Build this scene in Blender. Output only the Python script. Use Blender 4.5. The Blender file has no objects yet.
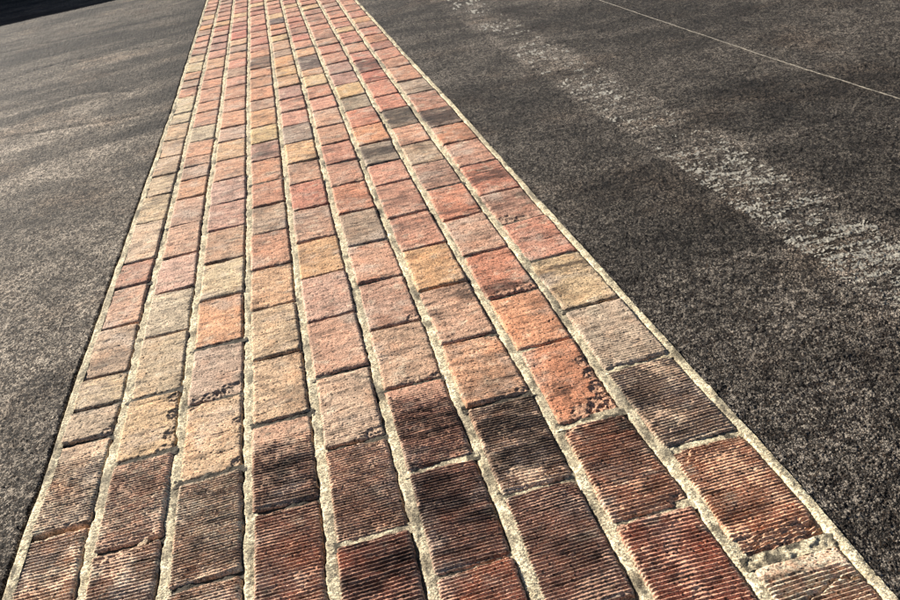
# Brick paving strip set in asphalt, low sun from beyond on one side.  All sizes in metres.
import bpy, math, random
import numpy as np
from mathutils import Matrix, Vector

random.seed(11)
rng = np.random.default_rng(5)
SC = bpy.context.scene
COL = SC.collection

# ------------------------------------------------------------------ noise
def h2(ix, iy, seed):
    ix = ix.astype(np.int64); iy = iy.astype(np.int64)
    n = (ix * 374761393 + iy * 668265263 + seed * 2147483647 + 1013904223) & 0xFFFFFFFF
    n = ((n ^ (n >> 13)) * 1274126177) & 0xFFFFFFFF
    n = ((n ^ (n >> 16)) * 2246822519) & 0xFFFFFFFF
    n = n ^ (n >> 15)
    return (n & 0xFFFFFF).astype(np.float64) / float(0xFFFFFF)

def vn(x, y, seed=0):
    x0 = np.floor(x); y0 = np.floor(y)
    fx = x - x0; fy = y - y0
    fx = fx * fx * (3 - 2 * fx); fy = fy * fy * (3 - 2 * fy)
    a = h2(x0, y0, seed); b = h2(x0 + 1, y0, seed); c = h2(x0, y0 + 1, seed); d = h2(x0 + 1, y0 + 1, seed)
    return (a + (b - a) * fx) * (1 - fy) + (c + (d - c) * fx) * fy

def fbm(x, y, seed=0, oct=3):
    s = 0.0; a = 0.5; t = 0.0
    for i in range(oct):
        s = s + a * vn(x * 2 ** i + 17.3 * i, y * 2 ** i - 9.1 * i, seed + i * 31); t += a; a *= 0.55
    return s / t                                        # 0..1

def worley(x, y, seed, full=False):
    """distance to the nearest stone centre and that stone's random number"""
    x0 = np.floor(x); y0 = np.floor(y)
    best = np.full(x.shape, 9.0); idr = np.zeros(x.shape); bx = np.zeros(x.shape); by = np.zeros(x.shape)
    for dx in (-1, 0, 1):
        for dy in (-1, 0, 1):
            cx = x0 + dx; cy = y0 + dy
            px = cx + 0.15 + 0.7 * h2(cx, cy, seed); py = cy + 0.15 + 0.7 * h2(cx, cy, seed + 7)
            d = np.hypot(px - x, py - y); m = d < best
            best = np.where(m, d, best); idr = np.where(m, h2(cx, cy, seed + 13), idr); bx = np.where(m, px, bx); by = np.where(m, py, by)
    if full: return best, idr, bx, by
    return best, idr

def sm(a, b, x):
    t = np.clip((x - a) / (b - a), 0, 1); return t * t * (3 - 2 * t)

# ------------------------------------------------------------------ mesh helpers
def grid_faces(ny, nx, flip=False):
    i = np.arange(ny * nx).reshape(ny, nx)
    a, b, c, d = i[:-1, :-1].ravel(), i[:-1, 1:].ravel(), i[1:, 1:].ravel(), i[1:, :-1].ravel()
    return np.stack([a, d, c, b] if flip else [a, b, c, d], 1)

def make_mesh(name, co, quads, attrs=None, smooth=True):
    me = bpy.data.meshes.new(name)
    nv, nf = len(co), len(quads)
    me.vertices.add(nv); me.vertices.foreach_set('co', np.ascontiguousarray(co, dtype=np.float32).ravel())
    me.loops.add(nf * 4); me.loops.foreach_set('vertex_index', np.ascontiguousarray(quads, dtype=np.int32).ravel())
    me.polygons.add(nf); me.polygons.foreach_set('loop_start', np.arange(0, nf * 4, 4, dtype=np.int32))
    try:
        me.polygons.foreach_set('loop_total', np.full(nf, 4, dtype=np.int32))
    except Exception:
        pass
    me.polygons.foreach_set('use_smooth', np.full(nf, smooth))
    me.update(calc_edges=True)
    for k, v in (attrs or {}).items():
        a = me.attributes.new(k, 'FLOAT', 'POINT'); a.data.foreach_set('value', np.ascontiguousarray(v, dtype=np.float32))
    me.validate()
    return me

def link(name, me, mat, label=None, cat=None, group=None, kind=None):
    o = bpy.data.objects.new(name, me); COL.objects.link(o)
    if mat: me.materials.append(mat)
    if label: o['label'] = label
    if cat: o['category'] = cat
    if group: o['group'] = group
    if kind: o['kind'] = kind
    return o

# ------------------------------------------------------------------ materials
def new_mat(name):
    m = bpy.data.materials.new(name); m.use_nodes = True
    nt = m.node_tree; nt.nodes.clear()
    out = nt.nodes.new('ShaderNodeOutputMaterial'); b = nt.nodes.new('ShaderNodeBsdfPrincipled')
    nt.links.new(b.outputs[0], out.inputs[0])
    return m, nt, b

class N:
    def __init__(s, nt): s.nt = nt
    def put(s, sock, v):
        if isinstance(v, bpy.types.NodeSocket): s.nt.links.new(v, sock)
        elif v is not None: sock.default_value = v
    def noise(s, vec, scale, detail=3, rough=0.6, dist=0.0):
        n = s.nt.nodes.new('ShaderNodeTexNoise'); s.put(n.inputs['Vector'], vec)
        n.inputs['Scale'].default_value = scale; n.inputs['Detail'].default_value = detail
        n.inputs['Roughness'].default_value = rough; n.inputs['Distortion'].default_value = dist
        return n.outputs[0]
    def voro(s, vec, scale, feature='F1'):
        n = s.nt.nodes.new('ShaderNodeTexVoronoi'); n.feature = feature; s.put(n.inputs['Vector'], vec)
        n.inputs['Scale'].default_value = scale
        return n
    def ramp(s, f, a, b, lo=0.0, hi=1.0):
        n = s.nt.nodes.new('ShaderNodeMapRange'); n.clamp = True; n.interpolation_type = 'SMOOTHSTEP'
        s.put(n.inputs[0], f); n.inputs[1].default_value = a; n.inputs[2].default_value = b
        n.inputs[3].default_value = lo; n.inputs[4].default_value = hi
        return n.outputs[0]
    def mix(s, f, a, b, mode='MIX'):
        n = s.nt.nodes.new('ShaderNodeMix'); n.data_type = 'RGBA'; n.blend_type = mode
        n.clamp_factor = True
        s.put(n.inputs[0], f); s.put(n.inputs[6], a); s.put(n.inputs[7], b)
        return n.outputs[2]
    def math(s, op, a, b=None):
        n = s.nt.nodes.new('ShaderNodeMath'); n.operation = op; s.put(n.inputs[0], a); s.put(n.inputs[1], b)
        return n.outputs[0]
    def attr(s, name):
        n = s.nt.nodes.new('ShaderNodeAttribute'); n.attribute_name = name; return n.outputs['Fac']
    def obj(s):
        return s.nt.nodes.new('ShaderNodeTexCoord').outputs['Object']
    def vmath(s, op, a, b):
        n = s.nt.nodes.new('ShaderNodeVectorMath'); n.operation = op; s.put(n.inputs[0], a); s.put(n.inputs[1], b)
        return n.outputs[0]
    def scale3(s, f):
        n = s.nt.nodes.new('ShaderNodeCombineColor'); 
        for i in range(3): s.put(n.inputs[i], f)
        return n.outputs[0]
    def bump(s, h, strength, dist):
        n = s.nt.nodes.new('ShaderNodeBump'); s.put(n.inputs['Height'], h)
        n.inputs['Strength'].default_value = strength; n.inputs['Distance'].default_value = dist
        return n.outputs[0]

def c4(r, g, b): return (r, g, b, 1.0)

def asphalt_mat(name, dark, mid, light):
    m, nt, b = new_mat(name); n = N(nt); P = n.obj()
    cell = n.voro(P, 430); cell2 = n.voro(P, 170); cell3 = n.voro(P, 60)
    sep = nt.nodes.new('ShaderNodeSeparateColor'); nt.links.new(cell.outputs['Color'], sep.inputs[0])
    sep2 = nt.nodes.new('ShaderNodeSeparateColor'); nt.links.new(cell2.outputs['Color'], sep2.inputs[0])
    sep3 = nt.nodes.new('ShaderNodeSeparateColor'); nt.links.new(cell3.outputs['Color'], sep3.inputs[0])
    g = n.math('ADD', n.math('MULTIPLY', sep.outputs[0], 0.50), n.math('ADD', n.math('MULTIPLY', sep2.outputs[1], 0.32), n.math('MULTIPLY', sep3.outputs[1], 0.18)))
    g = n.math('ADD', g, n.math('MULTIPLY', n.math('SUBTRACT', n.noise(P, 46, 4, 0.75), 0.5), 0.62))
    c = n.mix(n.ramp(g, 0.26, 0.52), c4(*dark), c4(*mid))
    c = n.mix(n.ramp(g, 0.54, 0.78), c, c4(*light))
    c = n.mix(n.math('MULTIPLY', n.ramp(sep2.outputs[0], 0.88, 0.91, 0, 0.85), n.ramp(cell2.outputs['Distance'], 0.30, 0.42, 1, 0)), c, c4(*[v * 1.1 for v in light]))
    # rusty and bluish single stones
    c = n.mix(n.ramp(sep.outputs[1], 0.80, 0.9, 0, 0.45), c, c4(mid[0] * 1.5, mid[1] * 1.05, mid[2] * 0.7))
    c = n.mix(n.ramp(sep.outputs[2], 0.86, 0.93, 0, 0.45), c, c4(mid[0] * 0.85, mid[1] * 1.05, mid[2] * 1.35))
    mot = n.noise(P, 5.0, 4, 0.65); c = n.mix(1.0, c, n.scale3(n.ramp(mot, 0.28, 0.72, 0.62, 1.38)), 'MULTIPLY')
    mot2 = n.noise(P, 2.2, 3, 0.6)
    c = n.mix(n.ramp(mot2, 0.5, 0.72, 0, 0.4), c, n.mix(1.0, c, c4(1.15, 0.93, 0.76), 'MULTIPLY'))
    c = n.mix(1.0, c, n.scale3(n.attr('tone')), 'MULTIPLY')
    nt.links.new(c, b.inputs['Base Color'])
    b.inputs['Roughness'].default_value = 0.92; b.inputs['Specular IOR Level'].default_value = 0.12
    hb = n.math('ADD', n.math('MULTIPLY', cell.outputs['Distance'], -1.0), n.math('MULTIPLY', n.noise(P, 700, 2), 0.6))
    nt.links.new(n.bump(hb, 0.9, 0.0014), b.inputs['Normal'])
    return m

def brick_mat():
    m, nt, b = new_mat('fired_clay'); n = N(nt)
    oi = nt.nodes.new('ShaderNodeObjectInfo')
    comb = nt.nodes.new('ShaderNodeCombineXYZ')
    for i, k in enumerate((37.0, 91.0, 13.0)): nt.links.new(n.math('MULTIPLY', oi.outputs['Random'], k), comb.inputs[i])
    P = n.vmath('ADD', n.obj(), comb.outputs[0])
    base = oi.outputs['Color']
    # cloudy firing variation: warmer and paler areas
    big = n.noise(P, 16, 3, 0.6)
    c = n.mix(n.ramp(big, 0.48, 0.72, 0, 0.6), base, n.mix(1.0, base, c4(1.18, 0.98, 0.86), 'MULTIPLY'))
    c = n.mix(n.ramp(n.noise(P, 24, 3, 0.6), 0.54, 0.76, 0, 0.6), c, c4(0.50, 0.41, 0.29))
    stretch = n.vmath('MULTIPLY', P, (0.35, 1.0, 1.0))
    st = n.noise(stretch, 60, 4, 0.7)
    c = n.mix(1.0, c, n.scale3(n.ramp(st, 0.3, 0.7, 0.72, 1.28)), 'MULTIPLY')
    # mortar dust left on the face
    c = n.mix(n.math('MULTIPLY', n.attr('dust'), n.ramp(n.noise(P, 130, 3), 0.38, 0.62, 0.15, 0.9)), c, c4(0.50, 0.44, 0.31))
    # fired black patches
    c = n.mix(n.attr('scorch'), c, n.mix(1.0, c, c4(0.20, 0.185, 0.18), 'MULTIPLY'))
    # soot, tyre rubber and dust lying over several bricks at once
    G = nt.nodes.new('ShaderNodeNewGeometry').outputs['Position']
    soot = n.noise(n.vmath('MULTIPLY', G, (1.0, 0.8, 0.0)), 5.5, 6, 0.68)
    c = n.mix(n.ramp(soot, 0.47, 0.70, 0, 0.82), c, n.mix(1.0, c, c4(0.28, 0.26, 0.25), 'MULTIPLY'))
    pale = n.noise(n.vmath('ADD', G, (7.3, 1.1, 0.0)), 7.0, 5, 0.66)
    c = n.mix(n.ramp(pale, 0.50, 0.72, 0, 0.60), c, c4(0.43, 0.335, 0.255))
    smut = n.noise(n.vmath('MULTIPLY', G, (1.0, 2.2, 0.0)), 26, 5, 0.7)
    c = n.mix(n.ramp(smut, 0.50, 0.66, 0, 0.78), c, n.mix(1.0, c, c4(0.24, 0.22, 0.20), 'MULTIPLY'))
    # broken inside
    c = n.mix(n.attr('chip'), c, n.mix(0.5, base, c4(0.34, 0.24, 0.16)))
    sp = n.noise(P, 420, 2, 0.7)
    c = n.mix(1.0, c, n.scale3(n.ramp(sp, 0.34, 0.66, 0.42, 1.58)), 'MULTIPLY')
    v = n.voro(P, 150); sv = nt.nodes.new('ShaderNodeSeparateColor'); nt.links.new(v.outputs['Color'], sv.inputs[0])
    pit = n.math('MULTIPLY', n.ramp(v.outputs['Distance'], 0.18, 0.34, 1, 0), n.ramp(sv.outputs[0], 0.52, 0.62))
    c = n.mix(n.math('MULTIPLY', pit, 0.85), c, c4(0.03, 0.022, 0.018))
    nt.links.new(c, b.inputs['Base Color'])
    b.inputs['Roughness'].default_value = 0.86; b.inputs['Specular IOR Level'].default_value = 0.2
    hb = n.math('ADD', n.math('MULTIPLY', sp, 0.7), n.math('ADD', n.math('MULTIPLY', pit, -0.9), n.math('MULTIPLY', n.noise(P, 170, 3), 0.8)))
    nt.links.new(n.bump(hb, 0.8, 0.0012), b.inputs['Normal'])
    return m

def mortar_mat():
    m, nt, b = new_mat('sandy_mortar'); n = N(nt); P = n.obj()
    c = n.mix(n.ramp(n.noise(P, 30, 4, 0.6), 0.35, 0.68), c4(0.41, 0.338, 0.212), c4(0.66, 0.565, 0.375))
    v = n.voro(P, 420); sv = nt.nodes.new('ShaderNodeSeparateColor'); nt.links.new(v.outputs['Color'], sv.inputs[0])
    c = n.mix(1.0, c, n.scale3(n.ramp(sv.outputs[0], 0.0, 1.0, 0.45, 1.4)), 'MULTIPLY')
    c = n.mix(n.ramp(sv.outputs[1], 0.86, 0.94, 0, 0.75), c, c4(0.10, 0.08, 0.06))
    c = n.mix(n.ramp(n.noise(P, 12, 3, 0.6), 0.58, 0.75, 0, 0.4), c, c4(0.36, 0.30, 0.2))
    G = nt.nodes.new('ShaderNodeNewGeometry').outputs['Position']
    c = n.mix(n.ramp(n.noise(n.vmath('MULTIPLY', G, (1.0, 0.8, 0.0)), 5.5, 6, 0.68), 0.47, 0.72, 0, 0.72), c, c4(0.12, 0.10, 0.075))
    c = n.mix(n.attr('dirt_shade'), c, c4(0.022, 0.018, 0.014))
    nt.links.new(c, b.inputs['Base Color'])
    b.inputs['Roughness'].default_value = 0.9; b.inputs['Specular IOR Level'].default_value = 0.15
    hb = n.math('ADD', v.outputs['Distance'], n.noise(P, 300, 3))
    nt.links.new(n.bump(hb, 0.6, 0.001), b.inputs['Normal'])
    return m

def plain_mat(name, col, var=0.2, sc=60, rough=0.85):
    m, nt, b = new_mat(name); n = N(nt); P = n.obj()
    f = n.noise(P, sc, 4, 0.65)
    c = n.mix(1.0, c4(*col), n.scale3(n.ramp(f, 0.3, 0.7, 1 - var, 1 + var)), 'MULTIPLY')
    nt.links.new(c, b.inputs['Base Color']); b.inputs['Roughness'].default_value = rough
    nt.links.new(n.bump(n.noise(P, sc * 5, 3), 0.4, 0.002), b.inputs['Normal'])
    return m

M_BRICK = brick_mat(); M_MORTAR = mortar_mat()
M_ASPH_OLD = asphalt_mat('asphalt_pale', (0.010, 0.0078, 0.0058), (0.062, 0.0507, 0.0388), (0.38, 0.318, 0.245))
M_ASPH_NEW = asphalt_mat('asphalt_dark', (0.0050, 0.0040, 0.0032), (0.0275, 0.0229, 0.0187), (0.165, 0.141, 0.113))
M_PAINT = plain_mat('worn_white_paint', (0.20, 0.182, 0.145), 0.55, 220)
M_SEAM = plain_mat('pale_seam', (0.10, 0.085, 0.063), 0.6, 60)
M_WALL = plain_mat('grey_render', (0.16, 0.15, 0.14), 0.15, 8)

# ------------------------------------------------------------------ layout measured on the ground plane
SIDE_Y = [0.2, 0.75, 1.1, 1.3, 1.65, 2.05, 2.8, 4.2, 5.6, 8.0, 14.0]
# mortar line centres (x) at measured y
LINES = [
 [(0.0, 1.07), (0.001, 1.31), (-0.002, 1.64), (0.001, 2.12), (0.004, 2.91), (0.009, 4.39), (0.0, 5.81), (-0.010, 8.39)],
 [(0.1165, 1.03), (0.1135, 1.27), (0.1165, 1.59), (0.1120, 2.06), (0.1155, 2.83), (0.1165, 4.30), (0.112, 5.68), (0.111, 8.19)],
 [(0.2420, 0.98), (0.2400, 1.21), (0.2405, 1.53), (0.2392, 1.99), (0.2345, 2.75), (0.2420, 4.18), (0.241, 5.53), (0.239, 7.99)],
 [(0.3704, 0.94), (0.3706, 1.16), (0.3690, 1.47), (0.3680, 1.92), (0.3720, 2.66), (0.3660, 4.07), (0.369, 5.38), (0.370, 7.78)],
 [(0.4930, 0.89), (0.4970, 1.11), (0.4976, 1.41), (0.4936, 1.86), (0.4957, 2.58), (0.5000, 3.94), (0.503, 5.23), (0.503, 7.57)],
 [(0.6264, 0.84), (0.6284, 1.05), (0.6262, 1.35), (0.6270, 1.78), (0.6256, 2.49), (0.6310, 3.82), (0.627, 5.09), (0.631, 7.37)],
 [(0.7570, 0.79), (0.7618, 1.00), (0.7590, 1.29), (0.7586, 1.71), (0.7555, 2.40), (0.7600, 3.71), (0.756, 4.94), (0.755, 7.18)],
 [(0.8934, 0.74), (0.8936, 0.95), (0.8985, 1.22), (0.8962, 1.64), (0.8947, 2.31), (0.8957, 3.58), (0.899, 4.77), (0.903, 6.94)],
 [(1.0298, 0.69), (1.0335, 0.89), (1.0270, 1.16), (1.0320, 1.56), (1.0275, 2.22), (1.0276, 3.46), (1.027, 4.63), (1.036, 6.73)],
 [(1.1667, 0.64), (1.1722, 0.83), (1.1732, 1.10), (1.1711, 1.49), (1.1698, 2.12), (1.1715, 3.33), (1.162, 4.47), (1.158, 6.55)],
]
def line_x(k, y):
    p = LINES[k]
    y = np.asarray(y, float)
    x = np.interp(y, [q[1] for q in p], [q[0] for q in p])
    return x + (vn(y * 9.0 + 3.7 * k, y * 0 + k * 5.1, 40) - 0.5) * 0.0030

JOINTS = {
 1: [1.2048, 1.4658, 1.5863, 1.7106, 1.9423, 2.1725, 2.3402, 2.6505, 2.9099, 3.1326, 3.3737, 3.6192, 3.8812, 4.082, 4.4109, 4.616, 4.8211, 5.0393, 5.3076, 5.5629, 5.8182, 6.0475, 6.3043, 6.561, 6.8084, 7.0557, 7.3304, 7.5564, 7.7825],
 2: [1.1216, 1.3592, 1.5759, 1.8395, 2.0816, 2.3141, 2.5593, 2.8116, 3.0158, 3.1709, 3.2868, 3.5125, 3.7505, 4.0002, 4.208, 4.5073, 4.7294, 5.0152, 5.3345, 5.5979, 5.8613, 6.1412, 6.3642, 6.5873, 6.8428, 7.0984, 7.3313, 7.5643],
 3: [0.9966, 1.2517, 1.4983, 1.727, 1.9701, 2.1998, 2.4447, 2.6759, 2.9137, 3.1648, 3.412, 3.6291, 3.9092, 4.146, 4.4331, 4.654, 4.8958, 5.1417, 5.3877, 5.624, 5.8603, 6.1914, 6.3997, 6.6081, 6.8444, 7.0806, 7.3833, 7.6861],
 4: [1.1186, 1.3687, 1.6138, 1.8512, 2.0883, 2.3316, 2.57, 2.7993, 3.0541, 3.2942, 3.537, 3.8134, 4.0065, 4.284, 4.5222, 4.758, 5.0785, 5.2777, 5.4769, 5.7768, 6.0224, 6.2746, 6.5267, 6.7829, 7.0237, 7.2645],
 5: [0.9943, 1.238, 1.4844, 1.7252, 1.9636, 2.1994, 2.4588, 2.699, 2.9333, 3.1911, 3.4352, 3.6782, 3.9235, 4.1781, 4.4264, 4.6477, 4.9655, 5.1561, 5.4679, 5.7047, 5.9415, 6.182, 6.4225, 6.6735, 6.9245],
 6: [0.8804, 1.1203, 1.3758, 1.6173, 1.8588, 2.0976, 2.3386, 2.5975, 2.8305, 3.0745, 3.3185, 3.5808, 3.8127, 4.0633, 4.3079, 4.4598, 4.8244, 5.0763, 5.3269, 5.5775, 5.8422, 6.0874, 6.3325, 6.5777, 6.803, 7.0284],
 7: [0.756, 1.0041, 1.252, 1.4891, 1.7435, 1.9882, 2.2259, 2.5131, 2.725, 2.9689, 3.2072, 3.4806, 3.709, 3.9657, 4.219, 4.4756, 4.7615, 5.0148, 5.2391, 5.5614, 5.7758, 5.9902, 6.2641, 6.5379],
 8: [0.8853, 1.1361, 1.3953, 1.6303, 1.8732, 2.1219, 2.3796, 2.63, 2.8624, 3.0949, 3.3617, 3.6034, 3.899, 4.1287, 4.4108, 4.6383, 4.9196, 5.1245, 5.3135, 5.5026, 5.6958, 5.8891, 6.2257, 6.4412, 6.6566],
 9: [0.7529, 1.0074, 1.2606, 1.5007, 1.7664, 2.0104, 2.2388, 2.5111, 2.7595, 2.9936, 3.2388, 3.5311, 3.7854, 4.0984, 4.3198, 4.5782, 4.8065, 5.0348, 5.3147, 5.536, 5.7573, 6.0551, 6.3529],
}
# joints filled with pale mortar rather than coloured near-black for shade:  (column, joint index)
PALE = {(9, 0), (5, 0), (6, 0), (6, 1), (7, 0), (7, 1), (8, 0), (8, 1), (9, 1), (9, 2), (8, 2)}
WIDE = {(1, 0): 0.012, (9, 0): 0.018, (8, 1): 0.009, (9, 1): 0.013, (2, 0): 0.009, (5, 1): 0.009, (2, 2): 0.007, (3, 2): 0.008}

# face colour as it looks in sunlight (sRGB), column by column from the near end outwards
FACE = {
 1: [(200,165,138),(188,166,142),(182,164,142),(212,188,152),(206,176,150),(216,166,140),(190,130,108),(216,188,162),(216,192,156),(206,182,150),(206,176,146),(216,182,150),(210,176,140),(222,202,166),(222,206,170),(202,140,114),(170,135,115),(216,160,125),(236,216,170),(216,186,150),(182,130,110),(216,150,125),(210,140,115),(166,126,106),(216,150,96)],
 2: [(172,138,118),(196,154,132),(216,182,140),(192,172,142),(212,196,170),(206,164,150),(206,160,136),(198,156,136),(206,150,115),(176,140,120),(206,160,135),(216,160,130),(190,176,150),(206,150,125),(210,150,120),(216,156,130),(216,150,120),(210,150,125),(216,166,130),(216,150,130),(186,135,125),(180,130,120),(216,166,146),(206,120,96),(220,170,120)],
 3: [(184,156,138),(168,148,130),(212,176,140),(182,156,140),(222,160,120),(216,196,160),(186,146,120),(200,150,136),(190,150,140),(196,146,120),(220,176,136),(200,166,150),(216,156,125),(206,150,125),(196,140,115),(216,150,130),(176,140,120),(216,140,120),(216,156,125),(172,140,125),(222,176,140),(212,116,100),(190,120,110),(206,136,120)],
 4: [(176,126,104),(166,128,108),(216,180,146),(210,180,146),(226,176,136),(200,142,115),(178,148,126),(200,136,110),(196,136,106),(192,140,125),(230,196,140),(226,166,120),(190,150,130),(220,150,115),(220,160,125),(226,160,125),(150,112,92),(210,146,115),(206,140,120),(200,126,110),(216,150,125),(206,130,112)],
 5: [(158,108,92),(192,152,130),(198,168,146),(212,160,136),(200,156,140),(216,166,120),(190,146,125),(196,120,100),(200,150,125),(222,176,130),(160,140,130),(220,150,130),(200,140,120),(190,140,130),(216,166,125),(226,176,120),(220,160,110),(180,150,130),(206,160,130),(226,190,140),(216,150,125),(222,146,105),(150,125,125)],
 6: [(196,136,112),(158,116,100),(168,120,102),(206,166,140),(202,152,132),(216,160,135),(162,138,120),(206,130,100),(192,136,115),(206,136,115),(200,146,120),(216,166,140),(216,150,130),(216,146,120),(230,196,150),(226,170,130),(142,118,112),(222,170,130),(216,150,125),(210,126,110),(170,120,105)],
 7: [(206,140,106),(146,108,94),(192,166,146),(204,150,118),(206,160,136),(208,156,110),(192,132,112),(196,136,116),(206,140,120),(138,122,108),(222,150,110),(222,140,115),(162,146,126),(222,182,130),(190,140,130),(170,130,122),(206,146,125),(206,135,115),(200,150,125),(190,135,115)],
 8: [(178,116,96),(172,124,100),(222,142,106),(216,146,110),(206,128,102),(196,152,132),(210,132,106),(172,128,112),(186,160,136),(216,156,130),(128,112,98),(216,136,115),(212,136,115),(200,112,96),(176,100,86),(206,130,115),(206,150,125),(190,125,110)],
 9: [(206,164,138),(206,152,122),(152,132,116),(170,154,138),(194,168,132),(202,132,112),(176,128,112),(188,114,94),(196,140,120),(192,124,94),(118,92,82),(196,136,116),(166,146,130),(212,152,125),(216,156,130),(206,140,120),(166,106,94),(206,140,110),(200,130,112)],
}
# wire-cut ridges still standing on these faces (0 worn flat .. 1 fresh)
RIDGE = {(1,0):1,(1,1):.8,(1,2):.25,(2,0):1,(2,1):.9,(3,0):1,(3,1):1,(4,0):1,(4,1):.9,(5,0):1,(5,1):.95,(5,2):.35,(6,0):1,(6,1):1,(6,2):.85,(7,0):1,(7,1):1,(7,2):1,(7,3):.3,(8,0):1,(8,1):1,(9,0):1,(9,1):1,(9,2):.9,(9,3):.45}
# dark firing marks: amount, centre along the brick (-1 near end, 1 far end), reach
SCORCH = {(2,0):(.45,0,1.2),(3,1):(.5,0,1.2),(3,0):(.25,0,1.2),(4,1):(.75,-.45,.8),(5,0):(.75,0,1.3),(5,1):(.25,.2,1),(5,2):(.45,-.75,.5),(6,1):(.75,.1,1.3),(6,2):(.7,-.2,1.0),(7,2):(.85,0,1.4),(7,1):(.35,0,1),(8,0):(.4,.4,.9),(8,1):(.45,.3,.9),(9,2):(.35,-.3,1.0),(9,3):(.3,-.5,.7),(1,1):(.3,-.2,.6),(1,2):(.3,.8,.4),(1,4):(.25,-.3,.4),
 (6,3):(.35,.75,.4),(6,4):(.5,-.75,.4),(7,4):(.75,.3,.7),(8,4):(.9,-.7,.45),(9,4):(.7,.45,.5),(9,5):(.25,.3,.7),(9,6):(.6,.4,.8),(9,7):(.7,.1,1),(9,9):(.3,-.3,.4),(9,10):(.9,0,1.2),(9,11):(.6,.6,.5),(8,7):(.6,-.2,.8),(8,10):(.9,0,1.2),(8,13):(.6,-.6,.5),(8,14):(.8,0,1),(7,6):(.6,.4,.6),(7,7):(.5,-.4,.5),(7,9):(.75,0,1.2),(7,10):(.0,0,1),(7,12):(.5,.2,.7),(6,6):(.45,0,1),(6,5):(.1,0,1),(5,6):(.6,.5,.6),(5,7):(.4,.6,.5),(5,10):(.45,0,1.1),(5,13):(.3,0,1),(4,6):(.6,-.6,.4),(4,9):(.7,-.5,.5),(4,16):(.8,0,1),(3,6):(.5,.2,.3),(3,9):(.3,.5,.4),(3,16):(.4,0,.8),(2,9):(.35,0,.8),(1,6):(.45,.8,.5),(1,16):(.4,0,1),(1,20):(.5,0,.6),(5,16):(.1,0,1),(6,16):(.8,0,1),(7,14):(.3,0,1),(5,22):(.8,0,1)}
# broken places: u across (-1..1), v along, radius in m, depth in m
CHIPS = {(8,2):[(1,.30,.018,.010),(1,-.05,.020,.012),(1,-.45,.024,.013),(.92,-.95,.046,.012),(.1,-1,.034,.008)],
 (2,2):[(1,-.5,.020,.009),(1,.1,.018,.008),(1,.7,.02,.009),(.8,-1,.02,.007)],
 (3,3):[(.7,-.95,.034,.010),(0,-1,.025,.008),(-.6,-1,.02,.005)],
 (3,2):[(-.9,.95,.02,.006),(1,-.95,.022,.008),(.95,.2,.013,.006)],
 (9,1):[(-.95,-.98,.036,.013),(-.2,-1,.030,.007),(.5,-1,.034,.012),(.95,-.95,.024,.010),(-.95,.97,.026,.010),(.8,1,.018,.006)],

 (2,0):[(-.5,1,.02,.006),(.3,1,.02,.005)], (2,1):[(-.2,-1,.02,.005),(.5,-1,.016,.005)],
 (5,2):[(.75,-1,.022,.008),(.3,-1,.014,.005)], (5,1):[(.6,1,.02,.008)],
 (6,3):[(.9,-1,.016,.007),(0,-1,.02,.005)], (6,4):[(.8,-.95,.016,.006)],
 (7,0):[(.92,.97,.022,.012)], (7,1):[(.9,.97,.016,.01)], (8,0):[(-.95,.98,.016,.01)], (7,3):[(.85,.98,.02,.006),(.9,-1,.02,.007)],
 (8,1):[(.9,1,.012,.006),(-.9,.95,.016,.010),(.85,-1,.02,.01)], (8,4):[(.6,-1,.025,.007),(-.3,-1,.02,.006)], (9,6):[(-.6,-.9,.03,.007),(0,-.95,.02,.006)],
 (8,6):[(1,-.9,.012,.006)], (6,8):[(.8,-.95,.02,.007),(-.6,-1,.018,.006)], (4,8):[(1,.9,.018,.008),(1,-.85,.016,.008)],
 (6,7):[(.5,1,.02,.005)], (1,15):[(1,-.8,.02,.01)], (1,3):[(1,.8,.014,.007)], (1,2):[(.95,-.85,.016,.006)], (7,5):[(1,.1,.012,.005)]}

K_OBS = 1.55
def lin(c, pull=0.25):
    out = []
    grey = (198, 158, 132)
    c = [v + (g_ - v) * pull for v, g_ in zip(c, grey)]
    for v in c:
        v = v / 255.0
        out.append((v / 12.92 if v <= 0.04045 else ((v + 0.055) / 1.055) ** 2.4) / K_OBS)
    return [out[0] * 1.0, out[1] * 1.0, out[2] * 0.915]

# ------------------------------------------------------------------ bricks
def footprint(y):
    return (y * y + 0.80) / 860.0

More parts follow.
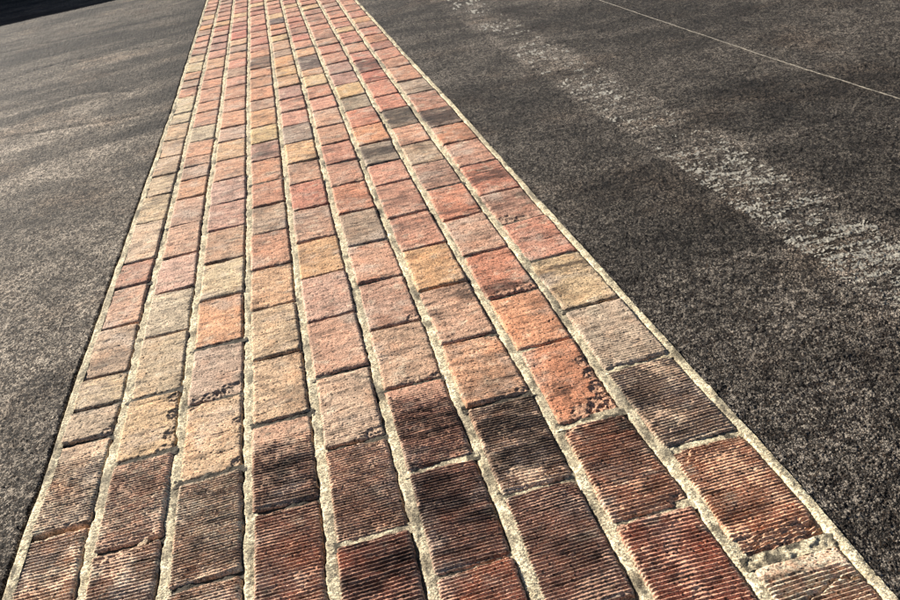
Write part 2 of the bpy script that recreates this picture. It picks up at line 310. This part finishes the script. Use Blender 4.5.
def brick_geo(c, r, y0, y1, g0, g1, ridge, scorch, chips, dust, seed, coarse=1.0):
    """one brick between mortar lines c-1 and c, from y0 to y1; returns mesh data round its own centre"""
    ym = 0.5 * (y0 + y1)
    fp = footprint(ym)
    dv = max(0.00090, fp * 0.55) * coarse; du = max(0.0017, ym / 900.0 * 0.9) * coarse
    nv = int(max(10, (y1 - y0) / dv)); nu = int(max(8, 0.11 / du))
    u = np.linspace(-1, 1, nu); v = np.linspace(-1, 1, nv)
    # denser near the edges
    u = np.sign(u) * (0.75 * np.abs(u) + 0.25 * (1 - (1 - np.abs(u)) ** 2)); 
    U, V = np.meshgrid(u, v)
    hw = 0.0088 + (vn(np.array([seed * 1.7]), np.array([3.3]), 2)[0] - 0.5) * 0.0024
    skew = (random.random() - 0.5) * 0.006
    yy0 = y0 + g0 * 0.5; yy1 = y1 - g1 * 0.5
    Yr = yy0 + (V * 0.5 + 0.5) * (yy1 - yy0) + U * skew * 0.5
    XL = line_x(c - 1, Yr) + (0.0060 if c == 1 else hw); XR = line_x(c, Yr) - (hw if c < 9 else 0.0075)
    X = XL + (U * 0.5 + 0.5) * (XR - XL)
    # rough outline
    wob = 0.0040
    X = X + (fbm(Yr * 70, U * 0.7 + seed, 5, 3) - 0.5) * wob * np.abs(U) ** 3 * 1.6
    Y = Yr + (fbm(X * 70, V * 0.7 + seed, 6, 3) - 0.5) * wob * 1.6 * np.abs(V) ** 6
    dx = np.minimum(X - XL, XR - X); dy = np.minimum(Yr - yy0, yy1 - Yr)
    dx = np.maximum(dx, 0); dy = np.maximum(dy, 0)
    rad = 0.0048 + 0.0045 * fbm(X * 35 + seed, Y * 35, 8, 2)
    # rounded corner distance
    qx = np.maximum(rad - dx, 0); qy = np.maximum(rad - dy, 0); q = np.minimum(np.hypot(qx, qy), rad * 0.98)
    drop = rad - np.sqrt(rad * rad - q * q)
    top = 0.0022 + 0.0024 * random.random()
    tx = (random.random() - 0.5) * 0.003; ty = (random.random() - 0.5) * 0.004
    z = top + tx * U + ty * V - drop
    z += (fbm(X * 14 + seed, Y * 14, 9, 3) - 0.5) * 0.0035 + (fbm(X * 150, Y * 150 + seed, 10, 3) - 0.5) * 0.0013
    # ridges drawn across the face by the cutting wire
    loc = Y + (fbm(X * 9 + seed * 3, Y * 9, 12, 2) - 0.5) * 0.0022 + (X - X.mean()) * skew * 2
    ph = (loc + X * (random.random() - 0.5) * 0.05) / (0.0068 * (0.90 + 0.2 * random.random())) + seed * 0.37
    tri = np.abs((ph - np.floor(ph)) * 2 - 1)
    prof = sm(0.15, 0.72, tri)
    wear = sm(0.22, 0.50, fbm(X * 22 + seed * 5, Y * 22, 14, 3))
    wear2 = 0.75 + 0.5 * vn(X * 160 + seed, np.floor(ph) * 3.1, 15)
    amp = 0.0028 * ridge * (0.5 + 0.5 * wear) * wear2
    if (c, r) == (4, 1): amp *= sm(0.75, 0.25, V)
    if (c, r) == (6, 2): amp *= sm(0.98, 0.5, V)
    if (c, r) == (5, 2): amp *= sm(0.0, -0.5, V)
    if (c, r) == (9, 3): amp *= sm(0.5, -0.4, V)
    if (c, r) == (1, 1): amp *= sm(0.85, 0.4, V)
    if (c, r) == (9, 0): amp *= sm(0.82, 0.70, V + 0.15 * (fbm(X * 60, Y * 10, 3, 2) - 0.5))
    z -= amp * prof
    z -= (1 - ridge) * 0.0016 * sm(0.62, 0.8, fbm(X * 25 + seed * 2, Y * 110, 16, 3))
    # pits
    pf = fbm(X * 240 + seed, Y * 240, 18, 2)
    z -= 0.0016 * sm(0.70, 0.85, pf)
    chip = np.zeros_like(z)
    xc = 0.5 * (XL + XR); hx = 0.5 * (XR - XL)
    if chips:
        cs = 85.0                                       # broken faces: flat facets with sharp edges
        wx_ = X + (fbm(X * 90, Y * 90 + seed, 19, 2) - 0.5) * 0.004; wy_ = Y + (fbm(X * 90 + 5, Y * 90, 21, 2) - 0.5) * 0.004
        _, fid, fx_, fy_ = worley(wx_ * cs + seed, wy_ * cs * 1.25, seed, True)
        fcx = (fx_ - seed) / cs; fcy = fy_ / (cs * 1.25)
        tilt = (X - fcx) * (fid - 0.5) * 0.6 + (Y - fcy) * (np.mod(fid * 7.3, 1) - 0.5) * 0.6
    for (cu, cv, cr, cd) in chips:
        px = xc + cu * hx; py = 0.5 * (yy0 + yy1) + cv * 0.5 * (yy1 - yy0)
        soft = np.hypot(X - px, Y - py) / (cr * 1.15)
        d = 0.35 * np.hypot(fcx - px, fcy - py) / (cr * 1.25) + 0.65 * soft + (fbm(X * 130, Y * 130, 23, 3) - 0.5) * 0.35
        m = sm(1.0, 0.95, d); chip = np.maximum(chip, m)
        z -= m * (cd * (0.10 + 0.35 * fid + 0.5 * np.clip(1 - d, 0, 1)) * 0.72 + tilt * 0.8)
        z -= m * (fbm(X * 200, Y * 200 + seed, 22, 3) - 0.5) * 0.0016
    if (c, r) == (9, 0):          # the broken end: a smooth pale skim and a crack across
        cv_ = 0.40 + 0.16 * np.sin(U * 2.2 + 0.6) + 0.16 * (fbm(X * 70, X * 0, 45, 3) - 0.5)
        z -= 0.005 * sm(0.030, 0.0, np.abs(V - cv_))
    a, vc, reach = scorch
    if ridge > 0.7: a *= 0.85
    band = np.exp(-((V - vc) / reach) ** 2)
    sn = fbm(X * 22 + seed * 4, Y * 95 + seed, 24, 4) * 0.6 + fbm(X * 9 + seed, Y * 22, 27, 3) * 0.4
    sc = sm(0.80 - 0.52 * a * band, 1.10 - 0.52 * a * band, sn + 0.12) * min(1.0, 0.35 + a)
    sc = np.maximum(sc, 0.62 * sm(0.64, 0.80, fbm(X * 13 + seed * 9, Y * 120, 28, 3)))
    sc = np.clip(sc, 0, 0.9)
    du_ = np.clip(dust * ((0.6 if dust > .9 else 0.25) + sm(0.012, 0.0, np.minimum(dx, dy)) * 0.8) * sm(0.3, 0.6, fbm(X * 30 + seed, Y * 30, 26, 3)) , 0, 1) * (1 - chip)
    if (c, r) == (9, 0): du_ = np.maximum(du_, sm(0.30, 0.45, V) * 0.9)
    cx, cy = float(xc.mean()), float(0.5 * (yy0 + yy1))
    # skirt and underside
    top_co = np.stack([X - cx, Y - cy, z], -1).reshape(-1, 3)
    idx = np.arange(nu * nv).reshape(nv, nu)
    ring = np.concatenate([idx[0, :-1], idx[:-1, -1], idx[-1, :0:-1], idx[:0:-1, 0]])
    low = top_co[ring].copy(); low[:, 2] = -0.028
    nt = len(top_co); ln = len(ring)
    lowi = nt + np.arange(ln)
    q1 = np.stack([ring, lowi, np.roll(lowi, -1), np.roll(ring, -1)], 1)
    co = np.concatenate([top_co, low])
    quads = np.concatenate([grid_faces(nv, nu), q1])
    # underside: a strip of quads between the two long sides of the low ring
    na, nb = nu - 1, nv - 1
    def ext(v_): return np.concatenate([v_.ravel(), v_.ravel()[ring]])
    return co, quads, {'scorch': ext(sc), 'chip': ext(chip), 'dust': ext(du_)}, (cx, cy)

ORD = ['first','second','third','fourth','fifth','sixth','seventh','eighth','ninth','tenth','eleventh','twelfth','thirteenth','fourteenth','fifteenth','sixteenth','seventeenth','eighteenth','nineteenth','twentieth','twenty-first','twenty-second','twenty-third','twenty-fourth','twenty-fifth','twenty-sixth','twenty-seventh','twenty-eighth','twenty-ninth','thirtieth','thirty-first','thirty-second','thirty-third','thirty-fourth']
COLUMN = {1: 'the column beside the pale asphalt', 9: 'the column beside the dark asphalt'}
for k in range(2, 9): COLUMN[k] = 'the %s column from the pale asphalt' % ORD[k - 1]

def colour_word(c, sc):
    r, g, b = c
    sat = (r - b) / r
    if sc > 0.7 and r < 165: return 'blackened brown'
    if r < 150: return 'dark grey-brown'
    if sat < 0.26: return 'grey-beige' if r < 195 else 'pale beige'
    if r >= 214 and g >= 186: return 'cream'
    if r >= 205 and b < 126 and g >= 138: return 'orange'
    if g < 0.67 * r: return 'red'
    if g > 0.80 * r: return 'tan'
    if r < 182: return 'brown'
    return 'salmon pink'

def joint_gap(c, j):
    if (c, j) in WIDE: return WIDE[(c, j)]
    if (c, j) in PALE: return 0.0068
    return 0.0062 + 0.0034 * h2(np.array([c]), np.array([j]), 77)[0]

N_ALL = 0
END_Y = {}
for c in range(1, 10):
    js = JOINTS[c]
    ys = [js[0] - 0.247] + list(js)
    lim = {1: 8.75, 2: 8.5, 3: 8.3, 4: 8.1, 5: 7.9, 6: 7.7, 7: 7.5, 8: 7.25, 9: 7.1}[c]
    while ys[-1] < lim: ys.append(ys[-1] + 0.247)
    END_Y[c] = (ys[0], ys[-1])
    pal = FACE[c]
    for r in range(len(ys) - 1):
        if r < len(pal): col = pal[r]
        else:
            col = random.choice([(216,150,125),(206,130,112),(190,130,112),(222,166,125),(200,140,120),(226,186,140),(172,130,115),(210,140,116)])
        rd = RIDGE.get((c, r), 0.10)
        jit = (1 + (random.random() - 0.5) * 0.06) * (1 + (0.62 if c <= 3 else 0.42) * rd)
        sco = SCORCH.get((c, r), (0.12 + 0.35 * (random.random() < 0.35) * random.random(), random.uniform(-.8, .8), random.uniform(.3, .8)))
        chips = list(CHIPS.get((c, r), []))
        for _ in range(2):
            if random.random() < 0.45:
                s = random.choice([-1, 1])
                if random.random() < .6: chips.append((s, random.uniform(-1, 1), random.uniform(.004, .010), random.uniform(.002, .005)))
                else: chips.append((random.uniform(-1, 1), s, random.uniform(.004, .011), random.uniform(.002, .005)))
        dust = (1.0 if c <= 3 else 0.55) if rd > 0.5 else 0.35
        co, qd, at, (cx, cy) = brick_geo(c, r, ys[r], ys[r + 1], joint_gap(c, r - 1), joint_gap(c, r), rd, sco, chips, dust, c * 41 + r)
        me = make_mesh('brick', co, qd, at)
        word = colour_word(col, sco[0])
        extra = 'ridged' if rd > 0.7 else ('faintly ridged' if rd > 0.2 else 'worn smooth')
        big = sum(1 for k in CHIPS.get((c, r), []))
        tail = 'with broken edge' if big >= 3 else ('streaked black' if sco[0] >= 0.6 and 'black' not in word else '')
        short = (ys[r + 1] - ys[r]) < 0.17
        lab = ' '.join(x for x in [word, extra, 'short' if short else '', 'brick', tail] if x) + ', %s from the near end in %s' % (ORD[r], COLUMN[c])
        w = lab.replace(',', '').split()
        if len(w) > 16:
            lab = ' '.join(x for x in [word, extra, 'short' if short else '', 'brick'] if x) + ', %s from near end in %s' % (ORD[r], COLUMN[c])
            if len(lab.replace(',', '').split()) > 16: lab = '%s brick, %s from near end in %s' % (word, ORD[r], COLUMN[c])
        o = link('brick', me, M_BRICK, lab, 'brick', 'bricks of the paved strip')
        o.location = (cx, cy, 0)
        L_ = lin(col, 0.25 + (0.30 if c <= 3 else 0.12) * rd); o.color = (L_[0] * jit, L_[1] * jit, L_[2] * jit, 1)
        N_ALL += 1
print('BRICKS', N_ALL)

# the strip carries on outside the frame: one path surface with the brick pattern in it
def path_end(name, spans):
    cos, qs, ats, off = [], [], {'scorch': [], 'chip': [], 'dust': []}, 0
    for c, a, b_ in spans:
        y = a
        while y + 0.24 <= b_ + 0.01:
            co, qd, at, (cx, cy) = brick_geo(c, 99, y, y + 0.246, 0.004, 0.004, 0.1, (0.3, 0, .8), [], 0.3, int(c * 50 + y * 7), 2.0)
            co = co + np.array([cx, cy, 0]); cos.append(co); qs.append(qd + off); off += len(co)
            for k in ats: ats[k].append(at[k])
            y += 0.246
    me = make_mesh(name, np.concatenate(cos), np.concatenate(qs), {k: np.concatenate(v) for k, v in ats.items()})
    o = link(name, me, M_BRICK, kind='structure'); L_ = lin((205, 145, 120)); o.color = (*L_, 1)
path_end('path', [(c, END_Y[c][1], END_Y[c][1] + 3.0) for c in END_Y] + [(c, END_Y[c][0] - 0.246 * 3, END_Y[c][0]) for c in END_Y])

# ------------------------------------------------------------------ mortar
def y_steps(y0, y1, f=0.8, lo=0.0012):
    out = [y0]
    while out[-1] < y1:
        out.append(out[-1] + max(lo, f * footprint(max(out[-1], 0.3))))
    return np.array(out)

def mortar():
    cos, qs, ds, off = [], [], [], 0
    for k in range(10):
        ys = y_steps(-0.2, 12.0, 0.8, 0.0014)
        if k == 0: e = np.linspace(-0.0075, 0.013, 12)
        elif k == 9: e = np.linspace(-0.016, 0.0085, 14)
        else: e = np.linspace(-0.0155, 0.0155, 17)
        Yg, E = np.meshgrid(ys, e, indexing='ij')
        X = line_x(k, Yg) + E
        X = X + (fbm(Yg * 60, Yg * 0 + k, 31, 3) - 0.5) * 0.003 * (np.abs(E) / 0.0155)
        z = -0.0006 + (fbm(X * 40, Yg * 16, 33, 3) - 0.5) * 0.0055 + (fbm(X * 260, Yg * 260, 35, 2) - 0.5) * 0.0017
        z = z - 0.0016 * (E / 0.0155) ** 2
        # now and then the joint has sunk or cracked away from the brick
        sink = sm(0.66, 0.80, fbm(Yg * 6.0, Yg * 0 + k * 3.3, 37, 2)) * (0.4 + 0.6 * sm(0, 0.012, -E))
        z = z - sink * 0.004
        if 0 < k: z = z - (0.0100 * sm(-0.0058, -0.0096, E + (fbm(Yg * 45, Yg * 0 + k, 39, 3) - 0.5) * 0.008)) * (1 if k < 9 else sm(-0.004, -0.0085, E))
        if k == 0: z = z + 0.0050 - 0.006 * sm(-0.003, -0.0068, E)
        if k == 9: z = z + 0.0018
        dirt_shade = sm(0.52, 0.76, fbm(X * 45, Yg * 22, 38, 4)) * 0.62 + sink * 0.4
        cos.append(np.stack([X, Yg, z], -1).reshape(-1, 3)); ds.append(dirt_shade.ravel())
        qs.append(grid_faces(len(ys), len(e), True) + off); off += X.size
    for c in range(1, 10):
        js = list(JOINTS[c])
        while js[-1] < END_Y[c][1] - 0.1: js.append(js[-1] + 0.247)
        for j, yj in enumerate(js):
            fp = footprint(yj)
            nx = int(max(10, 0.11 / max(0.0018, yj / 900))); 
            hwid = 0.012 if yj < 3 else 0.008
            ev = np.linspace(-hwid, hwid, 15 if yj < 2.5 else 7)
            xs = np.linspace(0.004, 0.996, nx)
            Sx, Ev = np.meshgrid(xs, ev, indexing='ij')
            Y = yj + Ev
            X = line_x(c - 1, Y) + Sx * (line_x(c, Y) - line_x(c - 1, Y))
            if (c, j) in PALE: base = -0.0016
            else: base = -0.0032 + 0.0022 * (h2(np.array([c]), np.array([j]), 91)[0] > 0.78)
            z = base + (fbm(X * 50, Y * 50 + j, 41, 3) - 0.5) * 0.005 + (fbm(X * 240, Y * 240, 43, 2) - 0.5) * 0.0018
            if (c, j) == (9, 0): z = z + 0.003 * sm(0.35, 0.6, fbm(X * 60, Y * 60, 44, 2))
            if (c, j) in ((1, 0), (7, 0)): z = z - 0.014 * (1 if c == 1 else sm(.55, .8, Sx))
            d = (0.10 + 0.75 * sm(0.45, 0.65, fbm(X * 55, Y * 55 + j, 46, 3))) if (c, j) in PALE else np.full(z.shape, 0.93)  # open joints: near-black colour stands in for the shade in the gap
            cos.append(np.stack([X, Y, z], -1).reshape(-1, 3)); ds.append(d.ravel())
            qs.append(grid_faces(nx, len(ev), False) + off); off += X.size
    me = make_mesh('mortar_bed', np.concatenate(cos), np.concatenate(qs), {'dirt_shade': np.concatenate(ds)})
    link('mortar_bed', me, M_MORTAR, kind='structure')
mortar()

# ------------------------------------------------------------------ asphalt on both sides
def seg_dist(X, Y, pts):
    d = np.full(X.shape, 9.0); t_all = np.zeros(X.shape)
    for (ax, ay), (bx, by) in zip(pts[:-1], pts[1:]):
        L2 = (bx - ax) ** 2 + (by - ay) ** 2
        t = np.clip(((X - ax) * (bx - ax) + (Y - ay) * (by - ay)) / L2, 0, 1)
        d = np.minimum(d, np.hypot(X - ax - t * (bx - ax), Y - ay - t * (by - ay)))
    return d

def asphalt_height(X, Y, seed):
    w, wid = worley(X * 320, Y * 320, seed)
    w2, wid2 = worley(X * 95, Y * 95, seed + 3)
    z = (0.0008 + 0.0020 * wid) * (1 - np.clip(w / 0.62, 0, 1) ** 2)
    z += 0.0016 * wid2 * (1 - np.clip(w2 / 0.6, 0, 1) ** 2)
    z += (fbm(X * 38, Y * 38, seed + 9, 3) - 0.5) * 0.0036
    z += (fbm(X * 5, Y * 5, seed + 12, 3) - 0.5) * 0.006
    return z

CRACKS = [[(-2.6, 7.30), (-1.64, 7.56), (-0.9, 7.62), (-0.09, 7.77)], [(-0.86, 6.19), (-0.75, 6.26), (-0.60, 6.27)], [(-1.30, 6.05), (-0.95, 6.42), (-0.45, 6.33), (-0.05, 6.30)],
          [(-0.62, 5.05), (-0.45, 5.06), (-0.26, 4.85)], [(-1.1, 4.40), (-0.6, 4.32), (-0.15, 4.22)]]

def left_tone(X, Y):
    t = np.ones_like(X)
    t *= 0.66 + 0.66 * fbm(X * 2.0, Y * 1.3, 51, 4)
    t *= 1 - 0.42 * np.exp(-((X + 0.02) / 0.16) ** 2) * sm(2.8, 4.5, Y)      # darker margin along the strip
    t *= 1 - 0.30 * sm(1.9, 1.2, Y)                                           # darker close by
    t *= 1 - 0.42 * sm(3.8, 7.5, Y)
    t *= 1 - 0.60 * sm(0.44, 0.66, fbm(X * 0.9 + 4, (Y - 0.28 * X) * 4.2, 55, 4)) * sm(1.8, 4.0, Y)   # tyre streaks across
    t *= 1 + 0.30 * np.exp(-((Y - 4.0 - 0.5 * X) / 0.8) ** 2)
    return t

def right_tone(X, Y):
    t = 0.72 + 0.6 * fbm(X * 1.4 + 2, Y * 1.5, 61, 4)
    t *= 1 - 0.45 * sm(0.46, 0.68, fbm(X * 1.3 + 9, Y * 3.0 + 1, 63, 4))
    t *= 1 + 0.18 * sm(1.35, 1.19, X)
    t *= 1 + 1.15 * sm(0.150, 0.095, np.abs(X - 1.705 - (fbm(Y * 3, X * 3, 67, 3) - 0.5) * 0.03)) * sm(0.22, 0.66, fbm(X * 12, Y * 40, 66, 4)) # chalky wheel-worn band round the line
    return t

def asphalt(name, mat, side):
    ys = y_steps(0.15, 34.0, 0.95, 0.0017)
    Yc = ys[:, None]
    if side < 0:
        n = 430; s = np.linspace(0, 1, n)
        far = 0.45 + 0.36 * Yc
        X = (line_x(0, ys) - 0.0092 + (fbm(ys * 40, ys * 0, 71, 3) - 0.5) * 0.004)[:, None] - far * (0.8 * s + 0.2 * s * s)[None, :]
    else:
        n = 640; s = np.linspace(0, 1, n)
        far = 0.30 + 0.80 * Yc
        X = (line_x(9, ys) + 0.0072 + (fbm(ys * 55, ys * 0, 73, 4) - 0.5) * 0.011)[:, None] + far * (0.8 * s + 0.2 * s * s)[None, :]
    Y = np.broadcast_to(Yc, X.shape).copy()
    z = asphalt_height(X, Y, 100 if side < 0 else 200)
    edge = np.abs(X - X[:, :1])
    if side < 0:
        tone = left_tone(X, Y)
        z = z + 0.0006 - 0.004 * sm(0.006, 0.0, edge)
        for i, cr in enumerate(CRACKS):
            wob = (fbm(X * 6, Y * 6, 80 + i, 3) - 0.5) * 0.10
            d = seg_dist(X, Y + wob, cr)
            z = z - 0.006 * sm(0.022, 0.0, d); tone = tone * (1 - 0.55 * sm(0.045, 0.01, d))
            d2 = seg_dist(X, Y + wob + 0.05, cr); tone = tone * (1 + 0.35 * sm(0.05, 0.0, d2))
    else:
        tone = right_tone(X, Y)
        z = z - 0.0030 + 0.0010 * sm(0.012, 0.0, edge)
    # a short turned-down lip along the strip so that the edge has thickness
    lip = np.stack([X[:, 0], Y[:, 0], np.full(len(ys), -0.03)], -1)
    co = np.concatenate([np.stack([X, Y, z], -1).reshape(-1, 3), lip])
    q = grid_faces(len(ys), n, side > 0)
    q = grid_faces(len(ys), n, side < 0)
    i0 = np.arange(len(ys)) * n; il = X.size + np.arange(len(ys))
    ql = np.stack([i0[:-1], i0[1:], il[1:], il[:-1]], 1)
    if side < 0: ql = ql[:, ::-1]
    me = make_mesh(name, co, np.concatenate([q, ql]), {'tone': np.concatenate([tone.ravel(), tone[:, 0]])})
    link(name, me, mat, kind='structure')
    return X, Y, z

asphalt('pavement', M_ASPH_OLD, -1)
RX, RY, RZ = asphalt('road', M_ASPH_NEW, 1)

# worn painted line: only the flakes of paint that are left on top of the stones
def paint(X, Y, Z):
    cx = 1.685 + 0.10 * sm(2.0, 5.5, Y) * 0.5
    hw = 0.118 + 0.010 * sm(1.5, 4, Y)
    d = np.abs(X - cx + (fbm(X * 8, Y * 8, 90, 3) - 0.5) * 0.018)
    inside = sm(hw * 1.10, hw * 0.80, d)
    flake = fbm(X * 110, Y * 360, 92, 3) * 0.62 + fbm(X * 16, Y * 60, 94, 4) * 0.38
    keep = 0.405 + 0.085 * sm(1.1, 1.6, Y) * sm(3.3, 2.0, Y)
    w, wid = worley(X * 320, Y * 320, 200)
    val = inside * (flake + (keep - 0.5) + (fbm(X * 3.5, Y * 5.5, 96, 2) - 0.5) * 0.22 - 0.40 * np.clip(w - 0.30, 0, 1))
    ny, nx = X.shape
    rows = np.where((Y[:, 0] > 0.9) & (Y[:, 0] < 9.0))[0]
    idx = np.arange(ny * nx).reshape(ny, nx)
    m = val > 0.455
    fm = (m[:-1, :-1].astype(int) + m[:-1, 1:] + m[1:, 1:] + m[1:, :-1]) >= 3
    fm[:rows[0]] = False; fm[rows[-1]:] = False
    q = grid_faces(ny, nx, False)[fm.ravel()]
    used, inv = np.unique(q.ravel(), return_inverse=True)
    co = np.stack([X, Y, Z + 0.0004], -1).reshape(-1, 3)[used]
    me = make_mesh('road_marking', co, inv.reshape(-1, 4))
    link('road_marking', me, M_PAINT, kind='structure')
paint(RX, RY, RZ)

# thin pale sealed seam across the road
def ribbon(name, pts, w, mat, **kw):
    P = []
    for (a, b) in zip(pts[:-1], pts[1:]):
        n = int(max(6, np.hypot(b[0] - a[0], b[1] - a[1]) / 0.008))
        for i in range(n): t = i / n; P.append((a[0] + t * (b[0] - a[0]), a[1] + t * (b[1] - a[1])))
    P = np.array(P + [pts[-1]])
    T = np.gradient(P, axis=0); T /= np.linalg.norm(T, axis=1)[:, None]; Nn = np.stack([-T[:, 1], T[:, 0]], 1)
    s = np.arange(len(P)) * 0.008
    off = (fbm(s * 5, s * 0, 97, 3) - 0.5) * 0.007
    wid = w * (0.35 + 1.1 * fbm(s * 35, s * 0 + 4, 98, 3)) * np.minimum(1, (s[-1] - s) / 0.25 + 0.25)
    C0 = P + Nn * off[:, None]
    e = np.array([-1, -0.5, 0, 0.5, 1.0])
    X = C0[:, None, 0] + Nn[:, None, 0] * wid[:, None] * e; Y = C0[:, None, 1] + Nn[:, None, 1] * wid[:, None] * e
    z = asphalt_height(X, Y, 200) * 0.5 - 0.0030 + 0.0022 + 0.0022 * (1 - e * e)[None, :]
    me = make_mesh(name, np.stack([X, Y, z], -1).reshape(-1, 3), grid_faces(len(P), 5, True))
    return link(name, me, mat, **kw)
SEAM = [(2.33, 7.2), (2.337, 4.69), (2.344, 3.27), (2.349, 2.69), (2.364, 2.257), (2.372, 1.9)]
ribbon('pavement_seam', SEAM, 0.0019, M_SEAM, kind='structure')

# ------------------------------------------------------------------ loose bits
def fragment(loc, size, rot, col, label, name='brick_fragment', mat=None, flat=0.28, cat='rubble'):
    nu, nv = 26, 14
    th = np.linspace(0, 2 * np.pi, nu, endpoint=False); ph = np.linspace(-np.pi / 2, np.pi / 2, nv)
    co = []
    for p_ in ph:
        for t in th:
            x, y, z = math.cos(p_) * math.cos(t), math.cos(p_) * math.sin(t), math.sin(p_)
            m = max(abs(x), abs(y), abs(z)); k = 0.55 / m + 0.45       # blocky
            co.append((x * k, y * k, z * k))
    co = np.array(co); s = size * 100
    nz = fbm(co[:, 0] * 1.7 + loc[0] * 90, co[:, 1] * 1.7 + co[:, 2] * 2.3, 7, 3)
    co *= (0.55 + 0.9 * nz)[:, None]
    co *= np.array([size, size * 0.62, size * flat])
    i = np.arange(nu * nv).reshape(nv, nu); i2 = np.roll(i, -1, 1)
    q = np.stack([i[:-1].ravel(), i2[:-1].ravel(), i2[1:].ravel(), i[1:].ravel()], 1)
    me = make_mesh(name, co, q, {'scorch': np.zeros(len(co)), 'chip': np.full(len(co), .6), 'dust': np.full(len(co), .5), 'dirt_shade': np.zeros(len(co))}, smooth=False)
    o = link(name, me, mat or M_BRICK, label, cat, 'loose rubble in the joints')
    o.location = loc; o.rotation_euler = (0.2 * math.sin(rot * 3), 0.25 * math.cos(rot * 2), rot)
    L_ = lin(col); o.color = (*L_, 1)
GRP = 'loose rubble in the joints'
fragment((0.203, 1.124, -0.003), 0.010, 0.9, (214, 192, 160), 'pale crumb in the rough joint of the second brick column')

# ------------------------------------------------------------------ wide ground and the wall added out of view to shade the far corner
def box(name, size, mat, loc, rz=0.0):
    x, y, z = size
    co = np.array([(sx * x / 2, sy * y / 2, sz * z) for sz in (0, 1) for sy in (-1, 1) for sx in (-1, 1)])
    q = np.array([(0, 2, 3, 1), (4, 5, 7, 6), (0, 1, 5, 4), (2, 6, 7, 3), (0, 4, 6, 2), (1, 3, 7, 5)])
    o = bpy.data.objects.new(name, make_mesh(name, co, q, smooth=False)); COL.objects.link(o)
    o.data.materials.append(mat); o.location = loc; o.rotation_euler = (0, 0, rz); return o

g = np.array([(-260, -260, -0.034), (260, -260, -0.034), (260, 260, -0.034), (-260, 260, -0.034)], float)
link('ground', make_mesh('ground', g, np.array([[0, 1, 2, 3]]), {'tone': np.ones(4)}), M_ASPH_OLD, kind='structure')

SUN_EL = math.radians(25.0); SUN_AZ = math.radians(-42.0)     # azimuth from +y towards +x
to_sun = Vector((math.sin(SUN_AZ) * math.cos(SUN_EL), math.cos(SUN_AZ) * math.cos(SUN_EL), math.sin(SUN_EL)))
WALL_H = 2.6
reach = WALL_H / math.tan(SUN_EL)
ex, ey = -1.55, 9.78                                            # the shadow's edge passes here
wx, wy = ex + math.sin(SUN_AZ) * reach, ey + math.cos(SUN_AZ) * reach
ang = math.atan2(0.36, 1.14)
root = bpy.data.objects.new('shadow_wall', None); COL.objects.link(root)
root['label'] = 'plain grey shadow caster added out of view beyond the far end of the strip'; root['category'] = 'shadow_wall'
root.location = (wx, wy, -0.02); root.rotation_euler = (0, 0, ang)
b1 = box('shadow_wall_face', (16.0, 0.24, WALL_H - 0.08), M_WALL, (-2.0, 0.17, 0)); b1.parent = root
b2 = box('shadow_wall_coping', (16.06, 0.34, 0.08), M_WALL, (-2.0, 0.17, WALL_H - 0.078)); b2.parent = root

# ------------------------------------------------------------------ light
w = bpy.data.worlds.new('World'); SC.world = w; w.use_nodes = True
nt = w.node_tree; bg = nt.nodes['Background']
sky = nt.nodes.new('ShaderNodeTexSky'); sky.sky_type = 'NISHITA'; sky.sun_disc = False; sky.air_density = 0.6; sky.dust_density = 1.0
sky.sun_elevation = SUN_EL; sky.sun_rotation = SUN_AZ % (2 * math.pi)
nt.links.new(sky.outputs[0], bg.inputs[0]); bg.inputs[1].default_value = 0.05
ld = bpy.data.lights.new('sun', 'SUN'); ld.energy = 5.0; ld.angle = math.radians(0.5); ld.color = (1.0, 0.95, 0.87)
lo = bpy.data.objects.new('sun', ld); COL.objects.link(lo)
lo.rotation_euler = to_sun.to_track_quat('Z', 'Y').to_euler(); lo.location = to_sun * 40

# ------------------------------------------------------------------ camera
pitch, roll, yaw = 0.4873, -0.1806, 0.1258
cp, sp, cy, sy, cr, sr = math.cos(pitch), math.sin(pitch), math.cos(yaw), math.sin(yaw), math.cos(roll), math.sin(roll)
F = Vector((sy * cp, cy * cp, -sp)); R = Vector((cy, -sy, 0)); U = R.cross(F)
R2 = cr * R + sr * U; U2 = -sr * R + cr * U
cd = bpy.data.cameras.new('camera'); cam = bpy.data.objects.new('camera', cd); COL.objects.link(cam)
cd.sensor_width = 36.0; cd.lens = 36.0 * 850.0 / 900.0; cd.clip_start = 0.02; cd.clip_end = 800
mt = Matrix((( R2[0], U2[0], -F[0], 4.7435 * 0.13), (R2[1], U2[1], -F[1], 0.0), (R2[2], U2[2], -F[2], 6.8781 * 0.13), (0, 0, 0, 1)))
cam.matrix_world = mt
SC.camera = cam

SC.render.engine = 'CYCLES'
SC.view_settings.view_transform = 'Standard'
try: SC.view_settings.look = 'None'
except Exception: pass
SC.view_settings.gamma = 1.0; SC.view_settings.exposure = 1.42; SC.view_settings.use_curve_mapping = False
